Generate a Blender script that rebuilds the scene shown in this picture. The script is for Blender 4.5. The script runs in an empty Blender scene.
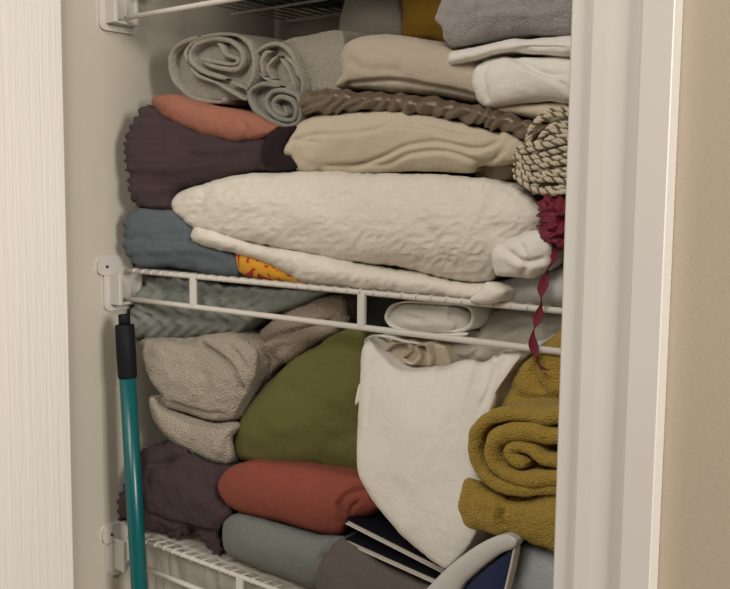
import bpy, math, random
import numpy as np
from mathutils import Matrix, Vector

# ------------------------------------------------------------------ camera
SC = 1.3
F, YAW, PIT, ROLL = 944.5, 0.67907, 0.10384, 0.0108
CAMZ = 1.5
_fw = np.array([-math.sin(YAW)*math.cos(PIT), math.cos(YAW)*math.cos(PIT), -math.sin(PIT)])
_r = np.array([math.cos(YAW), math.sin(YAW), 0.0]); _u = np.cross(_r, _fw)
R2 = math.cos(ROLL)*_r + math.sin(ROLL)*_u
U2 = -math.sin(ROLL)*_r + math.cos(ROLL)*_u
scene = bpy.context.scene
cam_d = bpy.data.cameras.new('camera'); cam = bpy.data.objects.new('camera', cam_d)
scene.collection.objects.link(cam); scene.camera = cam
cam.matrix_world = Matrix(((R2[0], U2[0], -_fw[0], 0), (R2[1], U2[1], -_fw[1], 0), (R2[2], U2[2], -_fw[2], CAMZ), (0, 0, 0, 1)))
cam_d.sensor_width = 36; cam_d.lens = F/730*36; cam_d.clip_start = 0.02
scene.view_settings.view_transform = 'Standard'
scene.view_settings.look = 'None'
scene.view_settings.gamma = 1
scene.view_settings.use_curve_mapping = False
scene.view_settings.exposure = -0.4
# ------------------------------------------------------------------ light
world = bpy.data.worlds.new('world'); scene.world = world; world.use_nodes = True
bg = world.node_tree.nodes['Background']
bg.inputs[0].default_value = (1.0, 0.92, 0.80, 1); bg.inputs[1].default_value = 0.10

def area(name, loc, target, sx, sy, power, col):
    d = bpy.data.lights.new(name, 'AREA'); d.shape = 'RECTANGLE'; d.size = sx; d.size_y = sy
    d.energy = power; d.color = col
    o = bpy.data.objects.new(name, d); scene.collection.objects.link(o)
    o.location = loc
    o.rotation_euler = (Vector(target)-Vector(loc)).to_track_quat('-Z', 'Y').to_euler()
    return o
area('window_light', (0.0, -1.15, 2.9), (-0.7, 0.8, 1.3), 1.1, 1.1, 50, (1.0, 0.93, 0.84))
area('side_fill_light', (2.6, -0.12, 2.1), (-1.05, 0.6, 1.6), 0.7, 1.0, 110, (1.0, 0.94, 0.86))  # fill lamp added to brighten the door leaf and the casing's outer edge

# ------------------------------------------------------------------ helpers
def W(px, py, y):
    d = _fw + ((px-365)/F)*R2 + ((294.5-py)/F)*U2
    t = y/d[1]
    return d*t + np.array([0, 0, CAMZ])

def WA(P, y):
    P = np.asarray(P, float)
    yy = y(P[:, 0], P[:, 1]) if callable(y) else np.full(len(P), y)
    return np.array([W(a, b, c) for (a, b), c in zip(P, yy)])

def PX(V):
    V = V - np.array([0, 0, CAMZ]); d = V@_fw
    return np.stack([365+F*(V@R2)/d, 294.5-F*(V@U2)/d], -1)

def _h(i, j, k, s):
    n = (i*374761393 + j*668265263 + k*2147483647 + s*974711) & 0xffffffff
    n = ((n ^ (n >> 13))*1274126177) & 0xffffffff
    n = ((n ^ (n >> 16))*2246822519) & 0xffffffff
    return ((n ^ (n >> 15)) & 0xffffff)/float(0xffffff)*2-1

def noise3(P, seed=0):
    P = np.asarray(P, float)+1000.0
    I = np.floor(P).astype(np.int64); Fr = P-I; Fr = Fr*Fr*(3-2*Fr)
    out = 0
    for a in (0, 1):
        for b in (0, 1):
            for c in (0, 1):
                w = (Fr[..., 0] if a else 1-Fr[..., 0])*(Fr[..., 1] if b else 1-Fr[..., 1])*(Fr[..., 2] if c else 1-Fr[..., 2])
                out = out + w*_h(I[..., 0]+a, I[..., 1]+b, I[..., 2]+c, seed)
    return out

def fbm(P, seed=0, oct=3):
    o = 0; a = 1.0
    for k in range(oct):
        o = o + a*noise3(P*(2.03**k), seed+k*17); a *= .5
    return o

def ridged(P, seed=0, oct=2):
    o = 0; a = 1.0
    for k in range(oct):
        n = noise3(P*(2.1**k), seed+k*31); o = o + a*(1-2*np.abs(n)); a *= .5
    return o

def catmull(P, closed=True, step=1.0):
    P = np.asarray(P, float); n = len(P); out = []
    rng = range(n) if closed else range(n-1)
    for i in rng:
        if closed:
            p0, p1, p2, p3 = P[(i-1) % n], P[i], P[(i+1) % n], P[(i+2) % n]
        else:
            p1, p2 = P[i], P[i+1]
            p0 = P[i-1] if i > 0 else 2*p1-p2
            p3 = P[i+2] if i+2 < n else 2*p2-p1
        m = max(2, int(np.linalg.norm(p2-p1)/step*3))
        for k in range(m):
            t = k/m
            # damped catmull-rom (0.42 tension) to avoid overshoot
            m1 = .42*(p2-p0); m2 = .42*(p3-p1)
            out.append((2*t**3-3*t**2+1)*p1+(t**3-2*t**2+t)*m1+(-2*t**3+3*t**2)*p2+(t**3-t**2)*m2)
    if not closed: out.append(P[-1])
    return np.array(out)

def resample(P, n, closed=True):
    Q = np.vstack([P, P[:1]]) if closed else P
    L = np.r_[0, np.cumsum(np.linalg.norm(np.diff(Q, axis=0), axis=1))]
    t = np.linspace(0, L[-1], n+1)[:-1] if closed else np.linspace(0, L[-1], n)
    return np.stack([np.interp(t, L, Q[:, k]) for k in range(Q.shape[1])], -1)

def polylen(P, closed=True):
    Q = np.vstack([P, P[:1]]) if closed else P
    return float(np.linalg.norm(np.diff(Q, axis=0), axis=1).sum())

def segdist(Q, line):
    """distance and signed side of points Q to a polyline"""
    best = np.full(len(Q), 1e9); side = np.zeros(len(Q))
    for a, b in zip(line[:-1], line[1:]):
        ab = b-a; L = ab@ab+1e-12
        t = np.clip(((Q-a)@ab)/L, 0, 1)
        D = Q-(a+t[:, None]*ab); d = np.sqrt((D**2).sum(1))
        s = ab[0]*(Q[:, 1]-a[1])-ab[1]*(Q[:, 0]-a[0])
        m = d < best; best[m] = d[m]; side[m] = np.sign(s[m])
    return best, side      # side>0: to the right of the direction of travel as seen in the picture (y down)

def mesh_object(name, V, Fc, mat, parent=None, smooth=True, matidx=None):
    me = bpy.data.meshes.new(name)
    me.from_pydata([tuple(map(float, v)) for v in V], [], [tuple(int(i) for i in f) for f in Fc])
    mats = mat if isinstance(mat, (list, tuple)) else [mat]
    for m in mats: me.materials.append(m)
    if smooth: me.polygons.foreach_set('use_smooth', [True]*len(me.polygons))
    if matidx is not None: me.polygons.foreach_set('material_index', list(matidx))
    me.update()
    o = bpy.data.objects.new(name, me); scene.collection.objects.link(o)
    if parent: o.parent = parent
    return o

def tag(o, label=None, cat=None, group=None, kind=None):
    if label: o['label'] = label
    if cat: o['category'] = cat
    if group: o['group'] = group
    if kind: o['kind'] = kind
    return o

def empty(name, loc, label, cat, group=None):
    o = bpy.data.objects.new(name, None); o.empty_display_size = .02
    scene.collection.objects.link(o); o.location = loc
    return tag(o, label, cat, group)

def settle(o, parent):
    """keep world-space geometry when parented to an Empty away from the origin"""
    o.parent = parent
    o.matrix_parent_inverse = Matrix.Translation(-Vector(parent.location))
    return o

class Geo:
    def __init__(s): s.V = []; s.F = []; s.M = []; s.n = 0
    def add(s, V, Fc, m=0):
        s.V.append(np.asarray(V, float)); Fc = [tuple(i+s.n for i in f) for f in Fc]
        s.F += Fc; s.M += [m]*len(Fc); s.n += len(V); return s
    def box(s, lo, hi, m=0):
        x0, y0, z0 = lo; x1, y1, z1 = hi
        V = [(x0,y0,z0),(x1,y0,z0),(x1,y1,z0),(x0,y1,z0),(x0,y0,z1),(x1,y0,z1),(x1,y1,z1),(x0,y1,z1)]
        return s.add(V, [(3,2,1,0),(4,5,6,7),(0,1,5,4),(1,2,6,5),(2,3,7,6),(3,0,4,7)], m)
    def build(s, name, mat, parent=None, smooth=True, bevel=0):
        o = mesh_object(name, np.vstack(s.V), s.F, mat, None, smooth, s.M)
        if bevel:
            b = o.modifiers.new('bevel', 'BEVEL'); b.width = bevel; b.segments = 3; b.limit_method = 'ANGLE'
        if parent: settle(o, parent)
        return o

def grid_faces(R, N, closed=True, off=0):
    F_ = []
    for i in range(R-1):
        for j in range(N if closed else N-1):
            k = (j+1) % N
            F_.append((i*N+j+off, i*N+k+off, (i+1)*N+k+off, (i+1)*N+j+off))
    return F_

def grid_normals(G, closed=True):
    du = np.gradient(G, axis=0)
    dv = (np.roll(G, -1, 1)-np.roll(G, 1, 1)) if closed else np.gradient(G, axis=1)
    n = np.cross(dv, du); L = np.linalg.norm(n, axis=-1, keepdims=True)
    return n/np.maximum(L, 1e-12)

WK = 1.0
def apply_disp(G, closed, noise, creases, fn, seed, outward):
    Nn = grid_normals(G, closed)
    # orient
    if (Nn*outward).sum() < 0: Nn = -Nn
    P = G.reshape(-1, 3); d = np.zeros(len(P))
    for kind, amp, sc in noise:
        q = P*np.asarray(sc, float)
        if kind == 'f': d += amp*fbm(q, seed)
        else: d += amp*ridged(q+.35*noise3(P*40, seed+5)[:, None], seed+3)
    if creases or fn: Q = PX(P)
    for c in creases:
        pts, dep, w = c[:3]; h = c[3] if len(c) > 3 else 0; w2 = c[4] if len(c) > 4 else 14
        ln = resample(catmull(pts, False, 2), 26, False)
        D, S = segdist(Q, ln)
        # fade at the ends
        d -= dep*np.exp(-(D/w)**2)
        if h: d += np.where(S > 0, h*np.exp(-(D/w2)), 0)
    if fn: d += fn(P, Q)
    return (P+Nn.reshape(-1, 3)*d[:, None]).reshape(G.shape)

def poisson_dome(mask):
    """smooth dome over a mask: solve lap(u) = -1, coarse to fine"""
    def solve(m, u, it, h2):
        m = m.astype(float)
        for _ in range(it):
            v = np.zeros_like(u)
            v[1:-1, 1:-1] = (u[:-2, 1:-1]+u[2:, 1:-1]+u[1:-1, :-2]+u[1:-1, 2:]+h2)/4
            u = v*m
        return u
    H, W_ = mask.shape
    if min(H, W_) > 24:
        mc = mask[::2, ::2]; uc = poisson_dome(mc)*1.0
        u = np.repeat(np.repeat(uc, 2, 0), 2, 1)[:H, :W_]
        if u.shape != mask.shape:
            u = np.pad(u, ((0, H-u.shape[0]), (0, W_-u.shape[1])))
        return solve(mask, u*4*mask, 60, 1.0)
    return solve(mask, np.zeros(mask.shape), 400, 1.0)

def inside_poly(P, poly):
    x, y = P[:, 0], P[:, 1]; c = np.zeros(len(P), bool)
    a = poly; b = np.roll(poly, -1, 0)
    for (x0, y0), (x1, y1) in zip(a, b):
        if y0 == y1: continue
        m = ((y0 > y) != (y1 > y)) & (x < (x1-x0)*(y-y0)/(y1-y0)+x0); c ^= m
    return c

def blob(px, y, depth=.2, bulge=.03, p=.6, spine=None, noise=(), creases=(), fn=None, seed=1,
         scallop=None, back=.93, dirv=(0, 1, 0), res=1.8, q=1.0, geo=None, mi=0):
    """soft solid: outline read on the plane at y, domed out into the room, body running back"""
    C0 = catmull(px, True, 1.5); L = polylen(C0); N = int(min(900, max(50, L/res)))
    C0 = resample(C0, N)
    ar = np.sum(C0[:, 0]*np.roll(C0[:, 1], -1)-np.roll(C0[:, 0], -1)*C0[:, 1])
    if ar < 0: C0 = C0[::-1].copy()
    def nrm(C):
        T = np.roll(C, -1, 0)-np.roll(C, 1, 0); T /= np.maximum(np.linalg.norm(T, axis=1, keepdims=True), 1e-9)
        return np.stack([T[:, 1], -T[:, 0]], -1)          # outward (picture y down, positive area)
    if scallop:
        amp, wl, mask = scallop; s = np.linspace(0, L, N, endpoint=False)
        m = np.array([mask(a, b) for a, b in C0])
        C0 = C0+nrm(C0)*(amp*m*(.42*np.sin(2*math.pi*s/wl)+.1))[:, None]
    # dome height field on the outline
    lo = C0.min(0)-3; hi = C0.max(0)+3; gs = res
    nx_ = int((hi[0]-lo[0])/gs)+2; ny_ = int((hi[1]-lo[1])/gs)+2
    gx, gy = np.meshgrid(lo[0]+np.arange(nx_)*gs, lo[1]+np.arange(ny_)*gs)
    ins = inside_poly(np.stack([gx.ravel(), gy.ravel()], -1), C0).reshape(gx.shape)
    u = poisson_dome(ins); u /= max(u.max(), 1e-9)
    def samp(Q):
        fx = np.clip((Q[:, 0]-lo[0])/gs, 0, nx_-1.001); fy = np.clip((Q[:, 1]-lo[1])/gs, 0, ny_-1.001)
        i = fx.astype(int); j = fy.astype(int); a = fx-i; b = fy-j
        return (u[j, i]*(1-a)+u[j, i+1]*a)*(1-b)+(u[j+1, i]*(1-a)+u[j+1, i+1]*a)*b
    nn = nrm(C0)
    for _ in range(2): nn = (np.roll(nn, 1, 0)+nn+np.roll(nn, -1, 0)); nn /= np.linalg.norm(nn, axis=1, keepdims=True)
    pts = [C0]; hs = [np.zeros(N)]
    def bdist(Q):
        D = np.full(len(Q), 1e9)
        for k in range(0, len(Q), 4000):
            D[k:k+4000] = np.sqrt(((Q[k:k+4000, None]-C0[None])**2).sum(-1)).min(1)
        return D
    for off in (.35, 1.0):
        R_ = C0-nn*off*res; ok = bdist(R_) > off*res*.8; R_ = R_[ok]; R_ = R_[inside_poly(R_, C0)]
        pts.append(R_)
    k = 0; I = []
    rows = np.arange(lo[1], hi[1], res*.87)
    for r_, yy in enumerate(rows):
        xs_ = np.arange(lo[0]+(res/2 if r_ % 2 else 0), hi[0], res); I.append(np.stack([xs_, np.full(len(xs_), yy)], -1))
    I = np.vstack(I); I = I[inside_poly(I, C0)]; I = I[bdist(I) > res*1.5]
    pts.append(I); Q2 = np.vstack(pts)
    from mathutils.geometry import delaunay_2d_cdt
    vo, _, fo_, _, _, _ = delaunay_2d_cdt([Vector(v) for v in Q2], [(i, (i+1) % N) for i in range(N)], [], 1, 1e-6)
    Q2 = np.array([tuple(v) for v in vo]); tri = np.array([f for f in fo_ if len(f) == 3])
    n2 = len(Q2)
    # boundary distance gives a proper round edge, the dome the overall swell
    d = bdist(Q2); isb = np.zeros(n2, bool); isb[:N] = True; d[:N] = 0
    hgt = np.maximum(samp(Q2), 0)
    rr = 6.0; edge = np.sqrt(np.clip(1-(1-np.clip(d/rr, 0, 1))**2, 0, 1))
    h = bulge*(.72*hgt**.7+.28*edge); h[:N] = 0
    P3 = WA(Q2, y); cen = P3[:N].mean(0)
    tow = np.array([0, 0, CAMZ])-cen; tow /= -tow[1]       # towards the open side of the closet
    V = P3+h[:, None]*tow
    # walls running back
    dv = np.array(dirv, float); nb = max(4, int(min(26, depth*700/6)))
    B3 = P3[:N]; rings = []
    for k in range(1, nb+1):
        t = k/nb; sc = 1-(1-back)*t**1.5
        rings.append(cen+(B3-cen)*sc+dv*depth*t)
    rings.append(cen+(B3-cen)*back*.8+dv*(depth+.004)); rings.append(cen+(B3-cen)*.05+dv*(depth+.004))
    V = np.vstack([V]+rings); Fc = []
    # orientation: front triangles must face the room (-y)
    a_, b_, c_ = V[tri[:, 0]], V[tri[:, 1]], V[tri[:, 2]]
    fl = np.cross(b_-a_, c_-a_)[:, 1].sum() > 0
    Tr = tri[:, ::-1] if fl else tri
    Fc = [tuple(t) for t in Tr.tolist()]
    # boundary edge direction as used in the front triangles
    es = set()
    for t in Fc: es.add((t[0], t[1])); es.add((t[1], t[2])); es.add((t[2], t[0]))
    fwd = sum(((i, (i+1) % N) in es) for i in range(N)) > N/2
    idx = [list(range(N))]+[list(range(n2+r_*N, n2+(r_+1)*N)) for r_ in range(len(rings))]
    for r_ in range(len(idx)-1):
        A_, B_ = idx[r_], idx[r_+1]
        for i in range(N):
            j = (i+1) % N
            Fc.append((A_[j], A_[i], B_[i], B_[j]) if fwd else (A_[i], A_[j], B_[j], B_[i]))
    last = idx[-1]; Fc.append(tuple(last) if not fwd else tuple(last[::-1]))
    # vertex normals, then the cloth relief along them
    Nv = np.zeros_like(V)
    T3 = np.array(Fc[:len(Tr)]); fnm = np.cross(V[T3[:, 1]]-V[T3[:, 0]], V[T3[:, 2]]-V[T3[:, 0]])
    for k in range(3): np.add.at(Nv, T3[:, k], fnm)
    Q4 = np.array(Fc[len(Tr):-1]); fnm = np.cross(V[Q4[:, 2]]-V[Q4[:, 0]], V[Q4[:, 3]]-V[Q4[:, 1]])/2
    for k in range(4): np.add.at(Nv, Q4[:, k], fnm)
    Nv /= np.maximum(np.linalg.norm(Nv, axis=1, keepdims=True), 1e-12)
    dd = np.zeros(len(V))
    for kind, amp, sc in noise:
        qq = V*np.asarray(sc, float)
        if kind == 'f': dd += amp*fbm(qq, seed)
        else: dd += amp*ridged(qq+.35*noise3(V*40, seed+5)[:, None], seed+3)
    Qp = PX(V)
    for c in creases:
        pt, dep, w = c[:3]; hh = c[3] if len(c) > 3 else 0; w2 = c[4] if len(c) > 4 else 14
        ln = resample(catmull(pt, False, 2), 30, False); D, S_ = segdist(Qp[:n2], ln)
        ta = np.clip(np.minimum(np.linalg.norm(Qp[:n2]-ln[0], axis=1), np.linalg.norm(Qp[:n2]-ln[-1], axis=1))/8, .25, 1)
        dd[:n2] -= dep*np.exp(-(D/w)**2)*ta
        if hh: dd[:n2] += hh*np.exp(-(D/w2))*(.5+.5*np.tanh(S_*D/1.6))*ta
    if fn: dd += fn(V, Qp)
    dd[n2+N*(nb-1):] = 0
    V = V+Nv*dd[:, None]
    g = geo or Geo(); g.add(V, Fc, mi); return g

def ribbon(path, y, depth=.15, thick=5, dirv=(0, 1, 0), noise=(), seed=1, step=2.0, geo=None, mi=0, closed=False, ywob=0, fn=None):
    """thick cloth sheet whose edge follows the px path on plane y, running back by depth"""
    C = catmull(path, closed, 1.0); n = int(polylen(C, closed)/step); C = resample(C, n, closed)
    P = WA(C, y); n = len(P)
    T = np.gradient(P, axis=0); T /= np.linalg.norm(T, axis=1, keepdims=True)
    Nn = np.cross(T, np.array([0, 1., 0])); Nn /= np.linalg.norm(Nn, axis=1, keepdims=True)
    px2m = np.linalg.norm(W(365, 300, y)-W(365, 299, y)); t = thick*px2m/2
    prof = [(1, 1)]+[(1, v) for v in (.8, .6, .4, .25, .14, .07)]
    prof = [(a, b*depth) for a, b in prof]
    for k in range(1, 8):
        a = math.pi*k/8; prof.append((math.cos(a), -t*math.sin(a)*.9))
    prof += [(-1, v*depth) for v in (.07, .14, .25, .4, .6, .8, 1)]
    e = np.ones(n)
    if not closed:
        m = 4
        for i in range(m): e[i] = e[-1-i] = max(.05, math.sin((i+.3)/m*math.pi/2))
    wob = ywob*noise3(P*25+seed, seed)
    G = np.array([[P[i]+Nn[i]*t*a*e[i]+np.array(dirv)*(b if b > 0 else 0)+np.array([0, b if b < 0 else 0, 0])*e[i]+np.array([0, wob[i], 0]) for (a, b) in prof] for i in range(n)])
    out = G-(P[:, None, :]+np.array(dirv)*depth*.3)
    G = apply_disp(G, True, noise, (), fn, seed, out)
    g = geo or Geo()
    F_ = grid_faces(G.shape[0], G.shape[1], True)
    g.add(G.reshape(-1, 3), F_, mi)
    return g

def tube(path, r, seg=10, geo=None, mi=0, caps=True, flat=None):
    P = np.asarray(path, float); n = len(P); T = np.gradient(P, axis=0); T /= np.maximum(np.linalg.norm(T, axis=1, keepdims=True), 1e-9)
    ref = np.array([0, 0, 1.]) if abs(T[0][2]) < .9 else np.array([0, 1., 0])
    u = np.cross(T[0], ref); u /= np.linalg.norm(u); V = []
    rr = r if hasattr(r, '__len__') else [r]*n
    for i in range(n):
        u = u-T[i]*(u@T[i]); u /= np.linalg.norm(u); v = np.cross(T[i], u)
        for k in range(seg):
            a = 2*math.pi*k/seg; V.append(P[i]+rr[i]*(math.cos(a)*u+math.sin(a)*v))
    F_ = grid_faces(n, seg)
    if caps: F_ += [tuple(range(seg))[::-1], tuple((n-1)*seg+k for k in range(seg))]
    g = geo or Geo(); g.add(V, F_, mi); return g

# ------------------------------------------------------------------ materials
def new_mat(name):
    m = bpy.data.materials.new(name); m.use_nodes = True
    nt = m.node_tree; return m, nt, nt.nodes['Principled BSDF']

def N_(nt, t, **kw):
    n = nt.nodes.new(t)
    for k, v in kw.items(): setattr(n, k, v)
    return n

def paint(name, col, rough=.5, bump=.0, scale=200, spec=.3, var=.03):
    m, nt, b = new_mat(name)
    b.inputs['Roughness'].default_value = rough; b.inputs['Specular IOR Level'].default_value = spec
    tc = N_(nt, 'ShaderNodeTexCoord'); no = N_(nt, 'ShaderNodeTexNoise'); no.inputs['Scale'].default_value = 6
    nt.links.new(tc.outputs['Object'], no.inputs['Vector'])
    mx = N_(nt, 'ShaderNodeMix', data_type='RGBA')
    mx.inputs['A'].default_value = (*[c*(1-var) for c in col], 1); mx.inputs['B'].default_value = (*[min(1, c*(1+var)) for c in col], 1)
    nt.links.new(no.outputs['Fac'], mx.inputs['Factor']); nt.links.new(mx.outputs['Result'], b.inputs['Base Color'])
    if bump:
        n2 = N_(nt, 'ShaderNodeTexNoise'); n2.inputs['Scale'].default_value = scale
        nt.links.new(tc.outputs['Object'], n2.inputs['Vector'])
        bp = N_(nt, 'ShaderNodeBump'); bp.inputs['Strength'].default_value = bump; bp.inputs['Distance'].default_value = .001
        nt.links.new(n2.outputs['Fac'], bp.inputs['Height']); nt.links.new(bp.outputs['Normal'], b.inputs['Normal'])
    return m

def fabric(name, col, kind='weave', strength=.5, dist=.001, scale=900, rough=.95, sheen=.06, var=.24, col2=None, wrinkle=.35, wr_scale=(22, 22, 40), spec=.15):
    m, nt, b = new_mat(name); L = nt.links
    b.inputs['Roughness'].default_value = rough; b.inputs['Specular IOR Level'].default_value = spec
    b.inputs['Sheen Weight'].default_value = sheen; b.inputs['Sheen Roughness'].default_value = .5
    b.inputs['Sheen Tint'].default_value = (*[min(1, .3+c) for c in col], 1)
    tc = N_(nt, 'ShaderNodeTexCoord')
    no = N_(nt, 'ShaderNodeTexNoise'); no.inputs['Scale'].default_value = 210 if kind in ('weave', 'terry') else 60; no.inputs['Detail'].default_value = 4; no.inputs['Roughness'].default_value = .7
    L.new(tc.outputs['Object'], no.inputs['Vector'])
    mx = N_(nt, 'ShaderNodeMix', data_type='RGBA')
    c2 = col2 or col
    mx.inputs['A'].default_value = (*[c*(1-var) for c in col], 1); mx.inputs['B'].default_value = (*[min(1, c*(1+var)) for c in c2], 1)
    L.new(no.outputs['Fac'], mx.inputs['Factor']); L.new(mx.outputs['Result'], b.inputs['Base Color'])
    # wrinkles
    mp = N_(nt, 'ShaderNodeMapping'); mp.inputs['Scale'].default_value = wr_scale; L.new(tc.outputs['Object'], mp.inputs['Vector'])
    wn = N_(nt, 'ShaderNodeTexNoise'); wn.inputs['Scale'].default_value = 1; wn.inputs['Detail'].default_value = 8; wn.inputs['Roughness'].default_value = .62; wn.inputs['Distortion'].default_value = .8
    L.new(mp.outputs['Vector'], wn.inputs['Vector'])
    b1 = N_(nt, 'ShaderNodeBump'); b1.inputs['Strength'].default_value = wrinkle; b1.inputs['Distance'].default_value = .006
    L.new(wn.outputs['Fac'], b1.inputs['Height'])
    b2 = N_(nt, 'ShaderNodeBump'); b2.inputs['Strength'].default_value = strength; b2.inputs['Distance'].default_value = dist
    L.new(b1.outputs['Normal'], b2.inputs['Normal'])
    if kind == 'weave':
        a = N_(nt, 'ShaderNodeTexWave', bands_direction='X'); c = N_(nt, 'ShaderNodeTexWave', bands_direction='Z')
        for w in (a, c):
            w.inputs['Scale'].default_value = scale/3; w.inputs['Distortion'].default_value = 1.5
            L.new(tc.outputs['Object'], w.inputs['Vector'])
        ad = N_(nt, 'ShaderNodeMath', operation='ADD'); L.new(a.outputs['Fac'], ad.inputs[0]); L.new(c.outputs['Fac'], ad.inputs[1])
        L.new(ad.outputs[0], b2.inputs['Height'])
    elif kind == 'terry':
        v = N_(nt, 'ShaderNodeTexVoronoi'); v.inputs['Scale'].default_value = scale
        L.new(tc.outputs['Object'], v.inputs['Vector']); L.new(v.outputs['Distance'], b2.inputs['Height'])
    elif kind == 'rib':
        a = N_(nt, 'ShaderNodeTexWave', bands_direction='DIAGONAL'); a.inputs['Scale'].default_value = scale/3; a.inputs['Distortion'].default_value = 2
        L.new(tc.outputs['Object'], a.inputs['Vector']); L.new(a.outputs['Fac'], b2.inputs['Height'])
    elif kind == 'matelasse':
        m2 = N_(nt, 'ShaderNodeMapping'); m2.inputs['Scale'].default_value = (1, 1, 1.5); L.new(tc.outputs['Object'], m2.inputs['Vector'])
        n2 = N_(nt, 'ShaderNodeTexNoise'); n2.inputs['Scale'].default_value = scale; n2.inputs['Detail'].default_value = 1.5; n2.inputs['Distortion'].default_value = 1.6
        L.new(m2.outputs['Vector'], n2.inputs['Vector'])
        s_ = N_(nt, 'ShaderNodeMath', operation='PINGPONG'); s_.inputs[1].default_value = .12
        L.new(n2.outputs['Fac'], s_.inputs[0]); L.new(s_.outputs[0], b2.inputs['Height'])
    L.new(b2.outputs['Normal'], b.inputs['Normal'])
    return m

M = {}
M['wall_in'] = paint('closet_paint', (.485, .45, .375), .6, .12, 260)
M['casing'] = paint('casing_paint', (.66, .63, .59), .38, .05, 90, .4)
M['wall_room'] = paint('beige_wall_paint', (.44, .375, .29), .7, .25, 300)
M['wire'] = paint('white_vinyl_wire', (.62, .59, .54), .35, 0, 1, .5)
M['plastic'] = paint('white_bracket_plastic', (.52, .49, .45), .5, 0, 1, .3)
M['screw'] = paint('dark_screw', (.06, .055, .05), .4)
M['black'] = paint('black_plastic', (.008, .008, .010), .6, .1, 500, .15)
M['teal'] = paint('teal_enamel', (.0, .085, .09), .3, 0, 1, .5)
M['floor'] = paint('floor', (.30, .22, .15), .5)
# door: embossed wood grain under white paint
def door_mat():
    m, nt, b = new_mat('white_grained_door'); L = nt.links
    b.inputs['Base Color'].default_value = (.80, .77, .71, 1); b.inputs['Roughness'].default_value = .4
    tc = N_(nt, 'ShaderNodeTexCoord'); mp = N_(nt, 'ShaderNodeMapping'); mp.inputs['Scale'].default_value = (1, 95, 2.2)
    L.new(tc.outputs['Object'], mp.inputs['Vector'])
    n = N_(nt, 'ShaderNodeTexNoise'); n.inputs['Scale'].default_value = 2.2; n.inputs['Detail'].default_value = 3; n.inputs['Distortion'].default_value = .3
    L.new(mp.outputs['Vector'], n.inputs['Vector'])
    bp = N_(nt, 'ShaderNodeBump'); bp.inputs['Strength'].default_value = .55; bp.inputs['Distance'].default_value = .0016
    L.new(n.outputs['Fac'], bp.inputs['Height']); L.new(bp.outputs['Normal'], b.inputs['Normal'])
    return m
M['door'] = door_mat()
#FABRICS
M['grey_terry'] = fabric('grey_terry', (.30, .275, .235), 'terry', .5, .0015, 420)
M['grey_waffle'] = fabric('grey_beige_towel', (.33, .30, .25), 'terry', .6, .0016, 380)
M['cool_grey'] = fabric('cool_grey_towel', (.25, .245, .215), 'terry', .5, .0015, 420)
M['salmon'] = fabric('salmon_cloth', (.36, .15, .10), 'weave', .4, .0006, 900)
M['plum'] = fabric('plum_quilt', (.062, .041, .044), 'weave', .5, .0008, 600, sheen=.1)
M['plum_dark'] = fabric('plum_lining', (.022, .012, .015), 'weave', .4, .0006, 600)
M['blue'] = fabric('blue_grey_quilt', (.10, .122, .135), 'weave', .4, .0006, 700)
M['white_mat'] = fabric('white_matelasse', (.71, .665, .585), 'matelasse', .55, .0028, 105, rough=.75, var=.07, wrinkle=.25)
M['white'] = fabric('white_cotton', (.74, .71, .65), 'weave', .25, .0004, 900, var=.07, wrinkle=.4)
M['white_dull'] = fabric('grey_white_sheet', (.50, .50, .49), 'weave', .25, .0004, 900, var=.07, wrinkle=.3)
M['off_white'] = fabric('off_white_cotton', (.52, .49, .43), 'weave', .25, .0004, 900, var=.04, wrinkle=.4)
M['cream'] = fabric('cream_cotton', (.56, .49, .375), 'weave', .3, .0004, 900, var=.04)
M['cream2'] = fabric('oat_flannel', (.50, .43, .335), 'weave', .4, .0006, 700, var=.05)
M['bronze'] = fabric('bronze_satin', (.125, .085, .052), 'weave', .15, .0003, 900, rough=.33, sheen=.2, spec=.6, var=.12)
M['lilac_grey'] = fabric('lilac_grey_fleece', (.30, .285, .275), 'terry', .6, .0015, 500, sheen=.4)
M['mustard_flat'] = fabric('mustard_cloth', (.22, .12, .015), 'weave', .3, .0006, 700)
M['mustard'] = fabric('mustard_terry', (.35, .235, .042), 'terry', .9, .0022, 560, sheen=.25, var=.22)
M['sage'] = fabric('sage_grey_knit', (.20, .212, .187), 'terry', .5, .001, 500)
M['taupe_terry'] = fabric('oatmeal_terry', (.39, .34, .275), 'terry', .9, .0028, 380, sheen=.25, var=.14)
M['taupe_dark'] = fabric('taupe_velour', (.30, .25, .20), 'terry', .8, .0022, 380, sheen=.2, var=.12)
M['olive'] = fabric('olive_linen', (.148, .140, .044), 'weave', .6, .0008, 520, var=.10)
M['rust'] = fabric('rust_linen', (.26, .07, .048), 'weave', .45, .0006, 620)
M['eucalyptus'] = fabric('eucalyptus_linen', (.175, .19, .175), 'weave', .45, .0006, 620)
M['taupe_grey'] = fabric('taupe_grey_cotton', (.12, .102, .092), 'weave', .4, .0006, 620)
M['slate'] = fabric('slate_cloth', (.20, .235, .25), 'weave', .3, .0005, 700)
M['crimson'] = fabric('crimson_ribbon', (.15, .005, .024), 'weave', .3, .0004, 900, rough=.5, spec=.4)
M['pale_blue'] = fabric('pale_blue_sheet', (.40, .43, .44), 'weave', .25, .0004, 900, var=.03)
M['cord_light'] = fabric('cream_cord', (.58, .51, .39), 'rib', .4, .0005, 1500, rough=.6)
M['cord_dark'] = fabric('brown_cord', (.17, .13, .085), 'rib', .4, .0005, 1500, rough=.6)
M['dark_green'] = fabric('dark_green_blanket', (.10, .12, .10), 'weave', .4, .0006, 600)
M['navy'] = paint('navy_cover', (.012, .02, .07), .35, 0, 1, .5)
M['blackcover'] = paint('black_notebook_cover', (.006, .006, .010), .6, .1, 600, .2)
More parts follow.
